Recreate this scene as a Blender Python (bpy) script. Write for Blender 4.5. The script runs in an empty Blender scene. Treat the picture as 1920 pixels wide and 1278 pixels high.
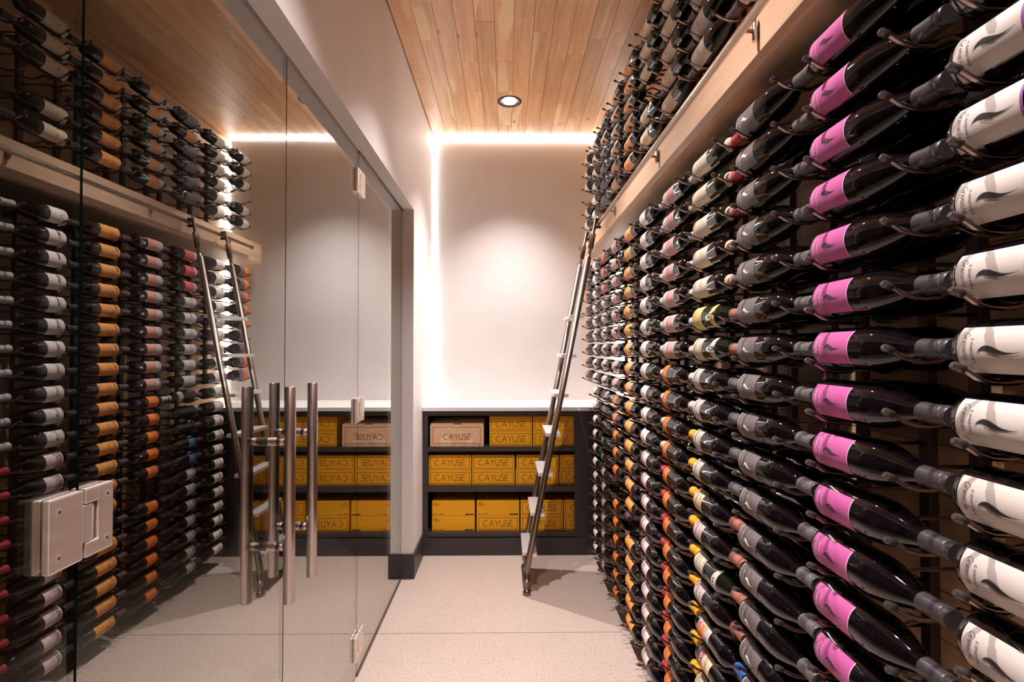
import bpy, bmesh, math, random
from mathutils import Vector, Matrix

# ------------------------------------------------------------------ scene, camera, world, light, exposure
SC = bpy.context.scene
COL = SC.collection
PI = math.pi
R = math.radians
random.seed(7)

EYE = 1.548                       # camera height over the floor
FPX = 960.0                       # focal length in pixels of the 1920 px wide frame
cam_data = bpy.data.cameras.new('camera')
cam_data.sensor_width = 36.0
cam_data.lens = FPX / 1920.0 * 36.0
cam_data.clip_start = 0.02
cam = bpy.data.objects.new('camera', cam_data)
COL.objects.link(cam)
cam.location = (0, 0, EYE)
cam.rotation_euler = (R(90) + math.atan(15 / FPX), 0, -math.atan(11 / FPX))
SC.camera = cam

world = bpy.data.worlds.new('world')
SC.world = world
world.use_nodes = True
world.node_tree.nodes['Background'].inputs[0].default_value = (0.8, 0.72, 0.66, 1)
world.node_tree.nodes['Background'].inputs[1].default_value = 0.012

SC.view_settings.view_transform = 'Standard'
SC.view_settings.look = 'None'
SC.view_settings.gamma = 1.0
SC.view_settings.use_curve_mapping = False
SC.view_settings.exposure = 1.0
SC.cycles.caustics_reflective = False
SC.cycles.caustics_refractive = False

LAMP_COLOUR = (1.0, 0.915, 0.895)
LAMP_WATTS = 143.0
LED_COLOUR = (0.92, 0.97, 1.0)
LED_STRENGTH = 15.0

# ------------------------------------------------------------------ key positions (metres)
CEIL = EYE + 1.825
X_LEFT = -0.630                   # white face of the left wall
X_GLASS = -0.712
X_RIGHT = 1.000                   # timber wall behind the racks
Y_BACK = 4.400
Y_FRONT = -2.200
Y_PIER = 3.489
Z_HEAD = EYE + 0.950              # underside of the header over the glass
ROW = 0.1016
COL0, PITCH = 0.7233, 0.3363
X_BOT = 0.671                     # axis of the front bottles
X_BOT2 = 0.768                    # axis of the bottles lying behind them
LIGHT_X = 0.024
LIGHT_Y = (3.75, 2.48, 1.31, 0.14, -1.03)

# ------------------------------------------------------------------ materials
MATS = {}


def mat(name, col, rough=0.5, metal=0.0, spec=0.5, coat=0.0, emit=None, strength=0.0):
    m = bpy.data.materials.new(name)
    m.use_nodes = True
    b = m.node_tree.nodes['Principled BSDF']
    b.inputs['Base Color'].default_value = (*col, 1)
    b.inputs['Roughness'].default_value = rough
    b.inputs['Metallic'].default_value = metal
    b.inputs['Specular IOR Level'].default_value = spec
    b.inputs['Coat Weight'].default_value = coat
    if emit:
        b.inputs['Emission Color'].default_value = (*emit, 1)
        b.inputs['Emission Strength'].default_value = strength
    MATS[name] = m
    return m


def srgb(r, g, b):
    def f(c):
        c /= 255.0
        return c / 12.92 if c <= 0.04045 else ((c + 0.055) / 1.055) ** 2.4
    return (f(r), f(g), f(b))


def noisy(name, c1, c2, scale, rough=0.5, stretch=(1, 1, 1), detail=4, bump=0.0, metal=0.0, spec=0.5, lo=0.35, hi=0.65):
    """a principled material whose colour wanders between two tones in object space"""
    m = mat(name, c1, rough, metal, spec)
    nt = m.node_tree
    N, L = nt.nodes, nt.links
    b = N['Principled BSDF']
    tc = N.new('ShaderNodeTexCoord')
    mp = N.new('ShaderNodeMapping')
    mp.inputs['Scale'].default_value = stretch
    L.new(tc.outputs['Object'], mp.inputs['Vector'])
    nz = N.new('ShaderNodeTexNoise')
    nz.inputs['Scale'].default_value = scale
    nz.inputs['Detail'].default_value = detail
    L.new(mp.outputs['Vector'], nz.inputs['Vector'])
    rp = N.new('ShaderNodeValToRGB')
    rp.color_ramp.elements[0].position = lo
    rp.color_ramp.elements[1].position = hi
    rp.color_ramp.elements[0].color = (*c1, 1)
    rp.color_ramp.elements[1].color = (*c2, 1)
    L.new(nz.outputs['Fac'], rp.inputs['Fac'])
    L.new(rp.outputs['Color'], b.inputs['Base Color'])
    if bump:
        bp = N.new('ShaderNodeBump')
        bp.inputs['Strength'].default_value = bump
        bp.inputs['Distance'].default_value = 0.002
        L.new(nz.outputs['Fac'], bp.inputs['Height'])
        L.new(bp.outputs['Normal'], b.inputs['Normal'])
    return m


def oak(name, dark, light, rough=0.45, knots=True, vary=0.35):
    """sawn oak: grain runs along local Y, every board gets its own tone"""
    m = mat(name, light, rough)
    nt = m.node_tree
    N, L = nt.nodes, nt.links
    b = N['Principled BSDF']
    tc = N.new('ShaderNodeTexCoord')
    oi = N.new('ShaderNodeObjectInfo')
    off = N.new('ShaderNodeVectorMath'); off.operation = 'SCALE'
    off.inputs[0].default_value = (37.0, 61.0, 23.0)
    L.new(oi.outputs['Random'], off.inputs['Scale'])
    add = N.new('ShaderNodeVectorMath'); add.operation = 'ADD'
    L.new(tc.outputs['Object'], add.inputs[0])
    L.new(off.outputs['Vector'], add.inputs[1])
    mp = N.new('ShaderNodeMapping')
    mp.inputs['Scale'].default_value = (1.0, 0.07, 1.0)
    L.new(add.outputs['Vector'], mp.inputs['Vector'])
    n1 = N.new('ShaderNodeTexNoise')
    n1.inputs['Scale'].default_value = 26
    n1.inputs['Detail'].default_value = 6
    n1.inputs['Roughness'].default_value = 0.6
    n1.inputs['Distortion'].default_value = 0.6
    L.new(mp.outputs['Vector'], n1.inputs['Vector'])
    rp = N.new('ShaderNodeValToRGB')
    rp.color_ramp.elements[0].position = 0.28
    rp.color_ramp.elements[1].position = 0.66
    rp.color_ramp.elements[0].color = (*dark, 1)
    rp.color_ramp.elements[1].color = (*light, 1)
    L.new(n1.outputs['Fac'], rp.inputs['Fac'])
    # tone of the whole board
    vr = N.new('ShaderNodeMapRange')
    vr.inputs['To Min'].default_value = 1.0 - vary
    vr.inputs['To Max'].default_value = 1.0 + vary * 0.45
    L.new(oi.outputs['Random'], vr.inputs['Value'])
    # pale sapwood streaks
    mp2 = N.new('ShaderNodeMapping')
    mp2.inputs['Scale'].default_value = (1.0, 0.12, 1.0)
    L.new(add.outputs['Vector'], mp2.inputs['Vector'])
    n2 = N.new('ShaderNodeTexNoise')
    n2.inputs['Scale'].default_value = 9
    n2.inputs['Detail'].default_value = 1
    L.new(mp2.outputs['Vector'], n2.inputs['Vector'])
    rp2 = N.new('ShaderNodeValToRGB')
    rp2.color_ramp.elements[0].position = 0.64
    rp2.color_ramp.elements[1].position = 0.665
    rp2.color_ramp.elements[0].color = (0, 0, 0, 1)
    rp2.color_ramp.elements[1].color = (0.55, 0.55, 0.55, 1)
    L.new(n2.outputs['Fac'], rp2.inputs['Fac'])
    mx = N.new('ShaderNodeMixRGB')
    mx.inputs['Color2'].default_value = (min(1, light[0] * 1.3), min(1, light[1] * 1.42), min(1, light[2] * 1.5), 1)
    L.new(rp2.outputs['Color'], mx.inputs['Fac'])
    L.new(rp.outputs['Color'], mx.inputs['Color1'])
    ml = N.new('ShaderNodeVectorMath'); ml.operation = 'SCALE'
    L.new(mx.outputs['Color'], ml.inputs[0])
    L.new(vr.outputs['Result'], ml.inputs['Scale'])
    last = ml.outputs['Vector']
    if knots:
        vo = N.new('ShaderNodeTexVoronoi')
        vo.inputs['Scale'].default_value = 4.3
        mp3 = N.new('ShaderNodeMapping')
        mp3.inputs['Scale'].default_value = (1.0, 0.6, 0.02)
        L.new(add.outputs['Vector'], mp3.inputs['Vector'])
        L.new(mp3.outputs['Vector'], vo.inputs['Vector'])
        rp3 = N.new('ShaderNodeValToRGB')
        rp3.color_ramp.elements[0].position = 0.02
        rp3.color_ramp.elements[1].position = 0.085
        rp3.color_ramp.elements[0].color = (0.32, 0.24, 0.18, 1)
        rp3.color_ramp.elements[1].color = (1, 1, 1, 1)
        L.new(vo.outputs['Distance'], rp3.inputs['Fac'])
        mk = N.new('ShaderNodeMixRGB'); mk.blend_type = 'MULTIPLY'
        mk.inputs['Fac'].default_value = 1.0
        L.new(last, mk.inputs['Color1'])
        L.new(rp3.outputs['Color'], mk.inputs['Color2'])
        last = mk.outputs['Color']
    L.new(last, b.inputs['Base Color'])
    bp = N.new('ShaderNodeBump')
    bp.inputs['Strength'].default_value = 0.15
    bp.inputs['Distance'].default_value = 0.001
    L.new(n1.outputs['Fac'], bp.inputs['Height'])
    L.new(bp.outputs['Normal'], b.inputs['Normal'])
    return m


noisy('plaster', srgb(232, 226, 223), srgb(237, 231, 228), 3.0, rough=0.62)
noisy('panel_white', srgb(216, 211, 209), srgb(221, 217, 215), 2.0, rough=0.55)
mat('counter_white', srgb(243, 240, 238), 0.28)
oak('oak_ceiling', srgb(216, 158, 104), srgb(245, 196, 146), vary=0.17)
oak('oak_wall', srgb(204, 156, 114), srgb(236, 192, 150), vary=0.4)
oak('oak_beam', srgb(208, 166, 134), srgb(224, 186, 154), knots=False, vary=0.0, rough=0.5)
noisy('charcoal', srgb(52, 46, 48), srgb(60, 54, 55), 4, rough=0.42)
noisy('cabinet_inside', srgb(46, 40, 41), srgb(52, 46, 47), 4, rough=0.5)
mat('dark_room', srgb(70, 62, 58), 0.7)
mat('channel_metal', srgb(108, 92, 84), 0.4, metal=0.6)
noisy('steel', srgb(172, 158, 152), srgb(188, 176, 170), 30, rough=0.27, stretch=(1, 1, 0.05), metal=1.0)
noisy('hinge_steel', srgb(232, 220, 212), srgb(240, 230, 222), 60, rough=0.46, stretch=(0.1, 0.1, 1), metal=1.0)
mat('screw_steel', srgb(120, 108, 102), 0.25, metal=1.0)
mat('ladder_steel', srgb(142, 126, 116), 0.32, metal=1.0)
mat('tread_steel', srgb(226, 222, 220), 0.42, metal=0.75)
mat('rail_steel', srgb(214, 192, 174), 0.26, metal=1.0)
mat('peg_metal', srgb(150, 132, 124), 0.26, metal=1.0)
mat('peg_tip', srgb(84, 76, 76), 0.3, metal=0.5)
mat('upright_metal', srgb(92, 80, 74), 0.4, metal=0.9)
mat('black_rubber', srgb(30, 28, 28), 0.55)
mat('trim_dark', srgb(74, 62, 66), 0.35, metal=0.6)
mat('reflector', srgb(220, 214, 210), 0.16, metal=1.0)
mat('lamp_glow', (1, 1, 1), 0.5, emit=(1.0, 0.9, 0.8), strength=22.0)
mat('led_glow', (1, 1, 1), 0.5, emit=LED_COLOUR, strength=LED_STRENGTH)
mat('bottle_glass', (0.004, 0.0025, 0.0035), 0.028, spec=0.46)
mat('bottle_foot', (0.045, 0.040, 0.036), 0.04, spec=0.7)
mat('bottle_green', (0.008, 0.010, 0.005), 0.028, spec=0.46)
noisy('carton_yellow', srgb(250, 176, 8), srgb(252, 182, 14), 5, rough=0.55)
mat('carton_print', srgb(132, 74, 10), 0.6)
oak('crate_wood', srgb(232, 184, 144), srgb(246, 206, 168), knots=False, vary=0.05)
mat('crate_print', srgb(128, 66, 28), 0.6)
mat('crate_gap', srgb(34, 26, 24), 0.7)

# floor: ground concrete with small stones showing
m = mat('concrete', srgb(206, 186, 172), 0.32, spec=0.45)
nt = m.node_tree; N, L = nt.nodes, nt.links
tc = N.new('ShaderNodeTexCoord')
vo = N.new('ShaderNodeTexVoronoi'); vo.inputs['Scale'].default_value = 90
L.new(tc.outputs['Object'], vo.inputs['Vector'])
n2 = N.new('ShaderNodeTexNoise'); n2.inputs['Scale'].default_value = 95; n2.inputs['Detail'].default_value = 5
n2.inputs['Roughness'].default_value = 0.72
L.new(tc.outputs['Object'], n2.inputs['Vector'])
n3 = N.new('ShaderNodeTexNoise'); n3.inputs['Scale'].default_value = 1.6; n3.inputs['Detail'].default_value = 3
L.new(tc.outputs['Object'], n3.inputs['Vector'])
r1 = N.new('ShaderNodeValToRGB')
r1.color_ramp.elements[0].position = 0.25; r1.color_ramp.elements[1].position = 0.62
r1.color_ramp.elements[0].color = (*srgb(166, 145, 132), 1)
r1.color_ramp.elements[1].color = (*srgb(203, 185, 174), 1)
L.new(n2.outputs['Fac'], r1.inputs['Fac'])
r2 = N.new('ShaderNodeValToRGB')
r2.color_ramp.elements[0].position = 0.16; r2.color_ramp.elements[1].position = 0.2
r2.color_ramp.elements[0].color = (0.42, 0.36, 0.33, 1); r2.color_ramp.elements[1].color = (1, 1, 1, 1)
sel = N.new('ShaderNodeMath'); sel.operation = 'MULTIPLY_ADD'
sel.inputs[1].default_value = 0.75
L.new(vo.outputs['Distance'], sel.inputs[0])
sep = N.new('ShaderNodeSeparateColor')
L.new(vo.outputs['Color'], sep.inputs['Color'])
h = N.new('ShaderNodeMath'); h.operation = 'GREATER_THAN'; h.inputs[1].default_value = 0.22
L.new(sep.outputs['Red'], h.inputs[0])
L.new(h.outputs['Value'], sel.inputs[2])
L.new(sel.outputs['Value'], r2.inputs['Fac'])
mx = N.new('ShaderNodeMixRGB'); mx.blend_type = 'MULTIPLY'; mx.inputs['Fac'].default_value = 0.8
L.new(r1.outputs['Color'], mx.inputs['Color1']); L.new(r2.outputs['Color'], mx.inputs['Color2'])
r3 = N.new('ShaderNodeValToRGB')
r3.color_ramp.elements[0].color = (0.9, 0.89, 0.88, 1); r3.color_ramp.elements[1].color = (1.04, 1.04, 1.04, 1)
L.new(n3.outputs['Fac'], r3.inputs['Fac'])
mx2 = N.new('ShaderNodeMixRGB'); mx2.blend_type = 'MULTIPLY'; mx2.inputs['Fac'].default_value = 1.0
L.new(mx.outputs['Color'], mx2.inputs['Color1']); L.new(r3.outputs['Color'], mx2.inputs['Color2'])
L.new(mx2.outputs['Color'], N['Principled BSDF'].inputs['Base Color'])

# coated door glass: see-through, mirror-like at a shallow angle
for gname, r0, r1, pwr in (('door_glass', 0.13, 0.77, 1.8), ('door_glass_outer', 0.02, 0.5, 5.0)):
  m = bpy.data.materials.new(gname); m.use_nodes = True; MATS[gname] = m
  nt = m.node_tree; N, L = nt.nodes, nt.links
  N.remove(N['Principled BSDF'])
  lw = N.new('ShaderNodeLayerWeight'); lw.inputs['Blend'].default_value = 0.5
  pw = N.new('ShaderNodeMath'); pw.operation = 'POWER'; pw.inputs[1].default_value = pwr
  L.new(lw.outputs['Facing'], pw.inputs[0])
  ma = N.new('ShaderNodeMath'); ma.operation = 'MULTIPLY_ADD'
  ma.inputs[1].default_value = r1; ma.inputs[2].default_value = r0
  L.new(pw.outputs['Value'], ma.inputs[0])
  tr = N.new('ShaderNodeBsdfTransparent'); tr.inputs['Color'].default_value = (0.86, 0.88, 0.86, 1)
  gl = N.new('ShaderNodeBsdfGlossy'); gl.inputs['Roughness'].default_value = 0.0
  gl.inputs['Color'].default_value = (0.96, 0.96, 0.94, 1)
  ms = N.new('ShaderNodeMixShader')
  L.new(ma.outputs['Value'], ms.inputs['Fac'])
  L.new(tr.outputs['BSDF'], ms.inputs[1]); L.new(gl.outputs['BSDF'], ms.inputs[2])
  L.new(ms.outputs['Shader'], N['Material Output'].inputs['Surface'])
mat('glass_edge', (0.004, 0.010, 0.009), 0.3, spec=0.25)

# paper, foil and print of the bottles
for nm, c, ro in (
        ('paper_cream', (203, 191, 183), .55), ('paper_purple', (188, 84, 146), .5), ('paper_slate', (104, 92, 92), .42),
        ('paper_old', (214, 198, 176), .6), ('paper_yellow', (224, 202, 124), .55), ('paper_beige', (214, 192, 160), .55),
        ('paper_greige', (206, 192, 184), .55), ('paper_pink_grey', (206, 184, 184), .55), ('paper_mauve', (206, 146, 146), .55),
        ('paper_orange', (242, 132, 58), .5), ('paper_white', (238, 228, 220), .55), ('paper_pink_white', (240, 214, 212), .55),
        ('paper_tan', (240, 164, 88), .5), ('paper_pink', (224, 150, 132), .55), ('paper_red', (206, 92, 92), .55),
        ('paper_silver', (196, 186, 184), .4), ('paper_graphite', (112, 104, 112), .45), ('paper_blue', (92, 150, 196), .5),
        ('paper_ornate', (230, 206, 180), .55), ('ink_black', (40, 32, 34), .5), ('ink_plum', (66, 40, 58), .5),
        ('ink_white', (240, 230, 228), .5), ('ink_red', (158, 66, 60), .5), ('ink_gold', (190, 150, 86), .5),
        ('ink_purple', (134, 76, 142), .5), ('ink_lilac', (232, 184, 214), .5), ('art_orange', (240, 128, 52), .5),
        ('art_red', (222, 92, 80), .5), ('art_blue', (72, 122, 190), .5), ('art_violet', (150, 104, 150), .5),
        ('foil_black', (58, 51, 54), .38), ('foil_grey', (92, 86, 86), .4), ('foil_yellow', (240, 164, 20), .45),
        ('foil_red', (176, 44, 52), .4), ('foil_brown', (160, 98, 82), .5), ('foil_blue', (34, 96, 176), .4),
        ('foil_plum', (92, 68, 78), .42), ('foil_silver', (190, 182, 178), .35), ('cork_cream', (206, 176, 150), .5)):
    mat(nm, srgb(*c), ro)


# ------------------------------------------------------------------ mesh helpers
def finish(bm, name, mats, smooth=False):
    me = bpy.data.meshes.new(name)
    bm.to_mesh(me)
    bm.free()
    for k in (mats if isinstance(mats, (list, tuple)) else [mats]):
        me.materials.append(MATS[k])
    if smooth:
        for p in me.polygons:
            p.use_smooth = True
        me.set_sharp_from_angle(angle=R(48))
    return me


def add(name, me, parent=None, loc=(0, 0, 0), rot=(0, 0, 0), kind=None, label=None, cat=None, group=None):
    o = bpy.data.objects.new(name, me)
    COL.objects.link(o)
    o.parent = parent
    o.location = loc
    o.rotation_euler = rot
    if kind:
        o['kind'] = kind
    if label:
        o['label'] = label
    if cat:
        o['category'] = cat
    if group:
        o['group'] = group
    return o


def box(bm, x0, x1, y0, y1, z0, z1, mi=0, bevel=0.0):
    r = bmesh.ops.create_cube(bm, size=1.0)
    vs = r['verts']
    for v in vs:
        v.co = Vector(((x0 + x1) / 2 + v.co.x * (x1 - x0), (y0 + y1) / 2 + v.co.y * (y1 - y0), (z0 + z1) / 2 + v.co.z * (z1 - z0)))
    fs = set(f for v in vs for f in v.link_faces)
    for f in fs:
        f.material_index = mi
    if bevel:
        es = list(set(e for v in vs for e in v.link_edges))
        bmesh.ops.bevel(bm, geom=es, offset=bevel, segments=2, affect='EDGES', profile=0.6)


def box_me(name, dims, m, bevel=0.0):
    bm = bmesh.new()
    box(bm, *dims, bevel=bevel)
    return finish(bm, name, m)


def tube(bm, pts, rad, seg=8, mi=0, caps=True):
    """round bar through pts; rad is one number or one per point"""
    n = len(pts)
    rads = rad if isinstance(rad, (list, tuple)) else [rad] * n
    pts = [Vector(p) for p in pts]
    rings = []
    ref = None
    for i, p in enumerate(pts):
        d = (pts[min(i + 1, n - 1)] - pts[max(i - 1, 0)])
        if d.length < 1e-9:
            d = pts[i] - pts[i - 1] if i else pts[1] - pts[0]
        d.normalize()
        if ref is None:
            ref = Vector((0, 1, 0)) if abs(d.y) < 0.9 else Vector((1, 0, 0))
        a = d.cross(ref).normalized()
        b = d.cross(a).normalized()
        rings.append([bm.verts.new(p + (a * math.cos(2 * PI * k / seg) + b * math.sin(2 * PI * k / seg)) * rads[i]) for k in range(seg)])
    for i in range(n - 1):
        for k in range(seg):
            f = bm.faces.new((rings[i][k], rings[i][(k + 1) % seg], rings[i + 1][(k + 1) % seg], rings[i + 1][k]))
            f.material_index = mi
            f.smooth = True
    if caps:
        for rg in (rings[0], rings[-1]):
            f = bm.faces.new(rg)
            f.material_index = mi
    return rings


def lathe(bm, prof, seg=24, mi=0, axis='z'):
    """prof: (radius, height) pairs; the axis points along +z or -y"""
    def P(r, t, k):
        a = 2 * PI * k / seg
        if axis == 'z':
            return Vector((r * math.cos(a), r * math.sin(a), t))
        return Vector((r * math.cos(a), -t, r * math.sin(a)))
    rings = []
    for r, t in prof:
        if r < 1e-6:
            rings.append([bm.verts.new(P(0, t, 0))])
        else:
            rings.append([bm.verts.new(P(r, t, k)) for k in range(seg)])
    for a, b in zip(rings[:-1], rings[1:]):
        for k in range(seg):
            k2 = (k + 1) % seg
            if len(a) == 1 and len(b) == 1:
                continue
            if len(a) == 1:
                f = bm.faces.new((a[0], b[k2], b[k]))
            elif len(b) == 1:
                f = bm.faces.new((a[k], a[k2], b[0]))
            else:
                f = bm.faces.new((a[k], a[k2], b[k2], b[k]))
            f.material_index = mi
            f.smooth = True
    bmesh.ops.recalc_face_normals(bm, faces=bm.faces)


def strokes(bm, lines, w, put, mi=0):
    """flat pen strokes: polylines in a letter plane, put(x, y) -> point"""
    for ln in lines:
        for (ax, ay), (bx, by) in zip(ln[:-1], ln[1:]):
            d = Vector((bx - ax, by - ay))
            if d.length < 1e-9:
                continue
            d.normalize()
            nx, ny = -d.y * w / 2, d.x * w / 2
            e = d * w * 0.3
            vs = [bm.verts.new(put(x, y)) for x, y in ((ax + nx - e.x, ay + ny - e.y), (ax - nx - e.x, ay - ny - e.y), (bx - nx + e.x, by - ny + e.y), (bx + nx + e.x, by + ny + e.y))]
            f = bm.faces.new(vs)
            f.material_index = mi


def arc(cx, cy, rx, ry, a0, a1, n=9):
    return [(cx + rx * math.cos(R(a0 + (a1 - a0) * i / n)), cy + ry * math.sin(R(a0 + (a1 - a0) * i / n))) for i in range(n + 1)]


# wide letters drawn with a pen: (width, strokes) on a unit height
GLYPH = {
    'C': (1.0, [arc(.52, .5, .5, .5, 60, 300)]),
    'A': (.92, [[(0, 0), (.44, 1), (.9, 0)], [(.18, .36), (.72, .36)]]),
    'Y': (.8, [[(0, 1), (.4, .5), (.8, 1)], [(.4, .5), (.4, 0)]]),
    'U': (.84, [[(.06, 1), (.02, .5)] + arc(.40, .36, .38, .36, 180, 320, 6), [(.74, 1), (.74, 0)]]),
    'S': (.62, [arc(.32, .74, .28, .26, 50, 250, 7) + arc(.30, .25, .28, .25, 70, -130, 7)]),
    'E': (.62, [[(.6, .98), (.04, .98), (.04, .02), (.62, .02)], [(.04, .54), (.5, .54)]]),
    'O': (.95, [arc(.46, .5, .44, .5, 0, 360, 12)]),
    'N': (.85, [[(.04, 0), (.04, 1), (.78, 0), (.78, 1)]]),
    'D': (.85, [[(.04, 0), (.04, 1)], [(.04, 1)] + arc(.2, .5, .56, .5, 90, -90, 8) + [(.04, 0)]]),
    'R': (.8, [[(.04, 0), (.04, 1)], [(.04, 1)] + arc(.3, .75, .34, .25, 90, -90, 6) + [(.04, .5)], [(.3, .5), (.74, 0)]]),
    'G': (.95, [arc(.48, .5, .46, .5, 50, 350) + [(.58, .44)]]),
    'r': (.45, [[(.04, 0), (.1, .6)], [(.08, .4), (.2, .58), (.4, .6)]]),
    'e': (.52, [[(.04, .3), (.44, .34)] + arc(.26, .32, .2, .28, 10, 320, 8)]),
    'n': (.55, [[(.04, 0), (.1, .6)], [(.08, .38), (.26, .6), (.4, .55), (.42, .3), (.44, 0)]]),
    'a': (.55, [arc(.24, .3, .2, .28, 30, 390, 8), [(.44, .6), (.44, 0)]]),
    'c': (.48, [arc(.26, .3, .2, .3, 50, 310, 7)]),
    'h': (.55, [[(.04, 0), (.16, 1)], [(.08, .38), (.26, .6), (.4, .55), (.42, .3), (.44, 0)]]),
    "'": (.25, [[(.12, 1), (.08, .75)]]),
    '1': (.4, [[(.06, .78), (.24, 1), (.16, 0)]]),
    '2': (.55, [arc(.26, .74, .22, .26, 160, -30, 6) + [(.02, 0), (.5, 0)]]),
    '0': (.6, [arc(.28, .5, .24, .5, 0, 360, 10)]),
    ' ': (.4, []),
}


def write(text, gap=0.14, slant=0.0):
    """-> strokes of a word on a unit height, and its width"""
    x, out = 0.0, []
    for ch in text:
        w, ls = GLYPH[ch]
        for ln in ls:
            out.append([(x + px + slant * py, py) for px, py in ln])
        x += w + gap
    return out, x - gap


# ------------------------------------------------------------------ the room
def build_room():
    # floor: slabs with sawn joints
    fl = add('floor', box_me('floor', (-3.4, X_RIGHT + 0.1, Y_FRONT - 0.1, Y_BACK + 0.1, -0.12, -0.012), 'concrete'), kind='structure')
    ys = [Y_FRONT, 0.35, 2.82, Y_BACK + 0.08]
    for a, b in zip(ys[:-1], ys[1:]):
        add('slab', box_me('slab', (X_GLASS - 0.02, X_RIGHT + 0.05, a + 0.002, b - 0.002, -0.012, 0.0), 'concrete'), fl)
    for a, b in zip(ys[:-1], ys[1:]):
        add('slab', box_me('slab', (-3.35, X_GLASS - 0.023, a + 0.002, b - 0.002, -0.012, 0.0), 'concrete'), fl)
    # left wall: header over the glass, pier at the far end, wall behind the camera's side
    xo = X_LEFT - 0.172
    bm = bmesh.new()
    box(bm, xo, X_LEFT, Y_FRONT, Y_BACK + 0.1, Z_HEAD, CEIL + 0.05)
    box(bm, xo, X_LEFT, Y_PIER, Y_BACK + 0.1, 0.0, Z_HEAD)
    box(bm, xo, X_LEFT, Y_FRONT, -0.62, 0.0, Z_HEAD)
    add('wall_left', finish(bm, 'wall_left', 'plaster'), kind='structure')
    add('wall_front', box_me('wall_front', (xo, X_RIGHT + 0.1, Y_FRONT - 0.1, Y_FRONT, 0, CEIL + 0.05), 'plaster'), kind='structure')
    # back wall with a lit gap round a white panel
    wb = add('wall_back', box_me('wall_back', (xo, X_RIGHT + 0.1, Y_BACK + 0.03, Y_BACK + 0.12, 0, CEIL + 0.05), 'plaster'), kind='structure')
    add('panel', box_me('panel', (X_LEFT + 0.012, X_RIGHT - 0.05, Y_BACK, Y_BACK + 0.012, EYE - 0.47, CEIL - 0.022), 'panel_white'), wb)
    # outside: a dim hall beyond the glass
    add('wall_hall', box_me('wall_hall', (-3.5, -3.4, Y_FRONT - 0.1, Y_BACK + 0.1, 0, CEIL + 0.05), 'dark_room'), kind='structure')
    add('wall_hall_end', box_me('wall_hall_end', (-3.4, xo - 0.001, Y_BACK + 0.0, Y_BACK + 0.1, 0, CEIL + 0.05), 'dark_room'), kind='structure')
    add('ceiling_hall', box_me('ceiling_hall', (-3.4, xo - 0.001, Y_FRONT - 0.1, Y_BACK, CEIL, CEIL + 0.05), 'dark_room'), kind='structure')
    # baseboards
    def skirt(name, dims):
        add(name, box_me(name, dims, 'charcoal', 0.002), kind='structure')
    bm = bmesh.new()
    box(bm, X_LEFT, X_LEFT + 0.012, Y_PIER - 0.012, 3.874, 0.0, 0.165)
    box(bm, xo - 0.012, X_LEFT, Y_PIER - 0.012, Y_PIER, 0.0, 0.165)
    add('baseboard_left', finish(bm, 'baseboard_left', 'charcoal'), kind='structure')


def build_led():
    """LED strips lying in the gap round the back panel"""
    g = 'lights in the gap round the white panel'
    add('led_strip', box_me('led_strip', (X_LEFT + 0.02, X_RIGHT - 0.03, Y_BACK - 0.010, Y_BACK + 0.012, CEIL - 0.020, CEIL - 0.006), 'led_glow'),
        label='glowing white LED strip along the top of the back wall', cat='light strip', group=g)
    add('led_strip', box_me('led_strip', (X_LEFT + 0.003, X_LEFT + 0.009, Y_BACK - 0.010, Y_BACK + 0.012, EYE - 0.43, CEIL - 0.05), 'led_glow'),
        label='glowing white LED strip upright in the left back corner', cat='light strip', group=g)
    add('led_strip', box_me('led_strip', (X_RIGHT - 0.036, X_RIGHT - 0.020, Y_BACK - 0.010, Y_BACK + 0.012, EYE - 0.43, CEIL - 0.05), 'led_glow'),
        label='glowing white LED strip upright behind the far end of the bottle racks', cat='light strip', group=g)


def build_ceiling():
    ce = add('ceiling', box_me('ceiling', (X_LEFT - 0.1, X_RIGHT + 0.1, Y_FRONT - 0.1, Y_BACK + 0.1, CEIL + 0.16, CEIL + 0.2), 'crate_gap'), kind='structure')
    W = 0.1105
    x = X_LEFT + 0.006
    first = True
    planks = []
    rnd = random.Random(11)
    while x < X_RIGHT:
        w = 0.117 if first else W
        first = False
        x1 = min(x + w, X_RIGHT)
        y = Y_FRONT - rnd.uniform(0, 0.9)
        while y < Y_BACK + 0.028:
            ln = rnd.choice((0.38, 0.55, 0.7, 0.85, 1.0, 1.25, 1.5))
            a, b = max(y, Y_FRONT), min(y + ln, Y_BACK + 0.028)
            y += ln
            if b - a < 0.03:
                continue
            dz = rnd.uniform(0, 0.0012)
            cx, cy = (x + x1) / 2, (a + b) / 2
            me = box_me('plank', (-(x1 - x) / 2 + 0.0011, (x1 - x) / 2 - 0.0011, -(b - a) / 2 + 0.0005, (b - a) / 2 - 0.0005, 0, 0.018), 'oak_ceiling')
            o = add('plank', me, ce, (cx, cy, CEIL + dz))
            planks.append((o, x, x1, a, b))
        x = x1
    # holes for the downlights
    dg = None
    for ly in LIGHT_Y:
        bm = bmesh.new()
        lathe(bm, [(0, -0.05), (0.0735, -0.05), (0.0735, 0.1), (0, 0.1)], 32)
        cut = add('hole_cutter', finish(bm, 'hole_cutter', 'crate_gap'), None, (LIGHT_X, ly, CEIL))
        for o, x0, x1, a, b in planks:
            if x1 < LIGHT_X - 0.08 or x0 > LIGHT_X + 0.08 or b < ly - 0.08 or a > ly + 0.08:
                continue
            md = o.modifiers.new('hole', 'BOOLEAN')
            md.operation = 'DIFFERENCE'
            md.object = cut
            md.solver = 'EXACT'
            bpy.context.view_layer.update()
            dg = bpy.context.evaluated_depsgraph_get()
            me = bpy.data.meshes.new_from_object(o.evaluated_get(dg))
            o.modifiers.remove(md)
            o.data = me
        bpy.data.objects.remove(cut)


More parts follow.
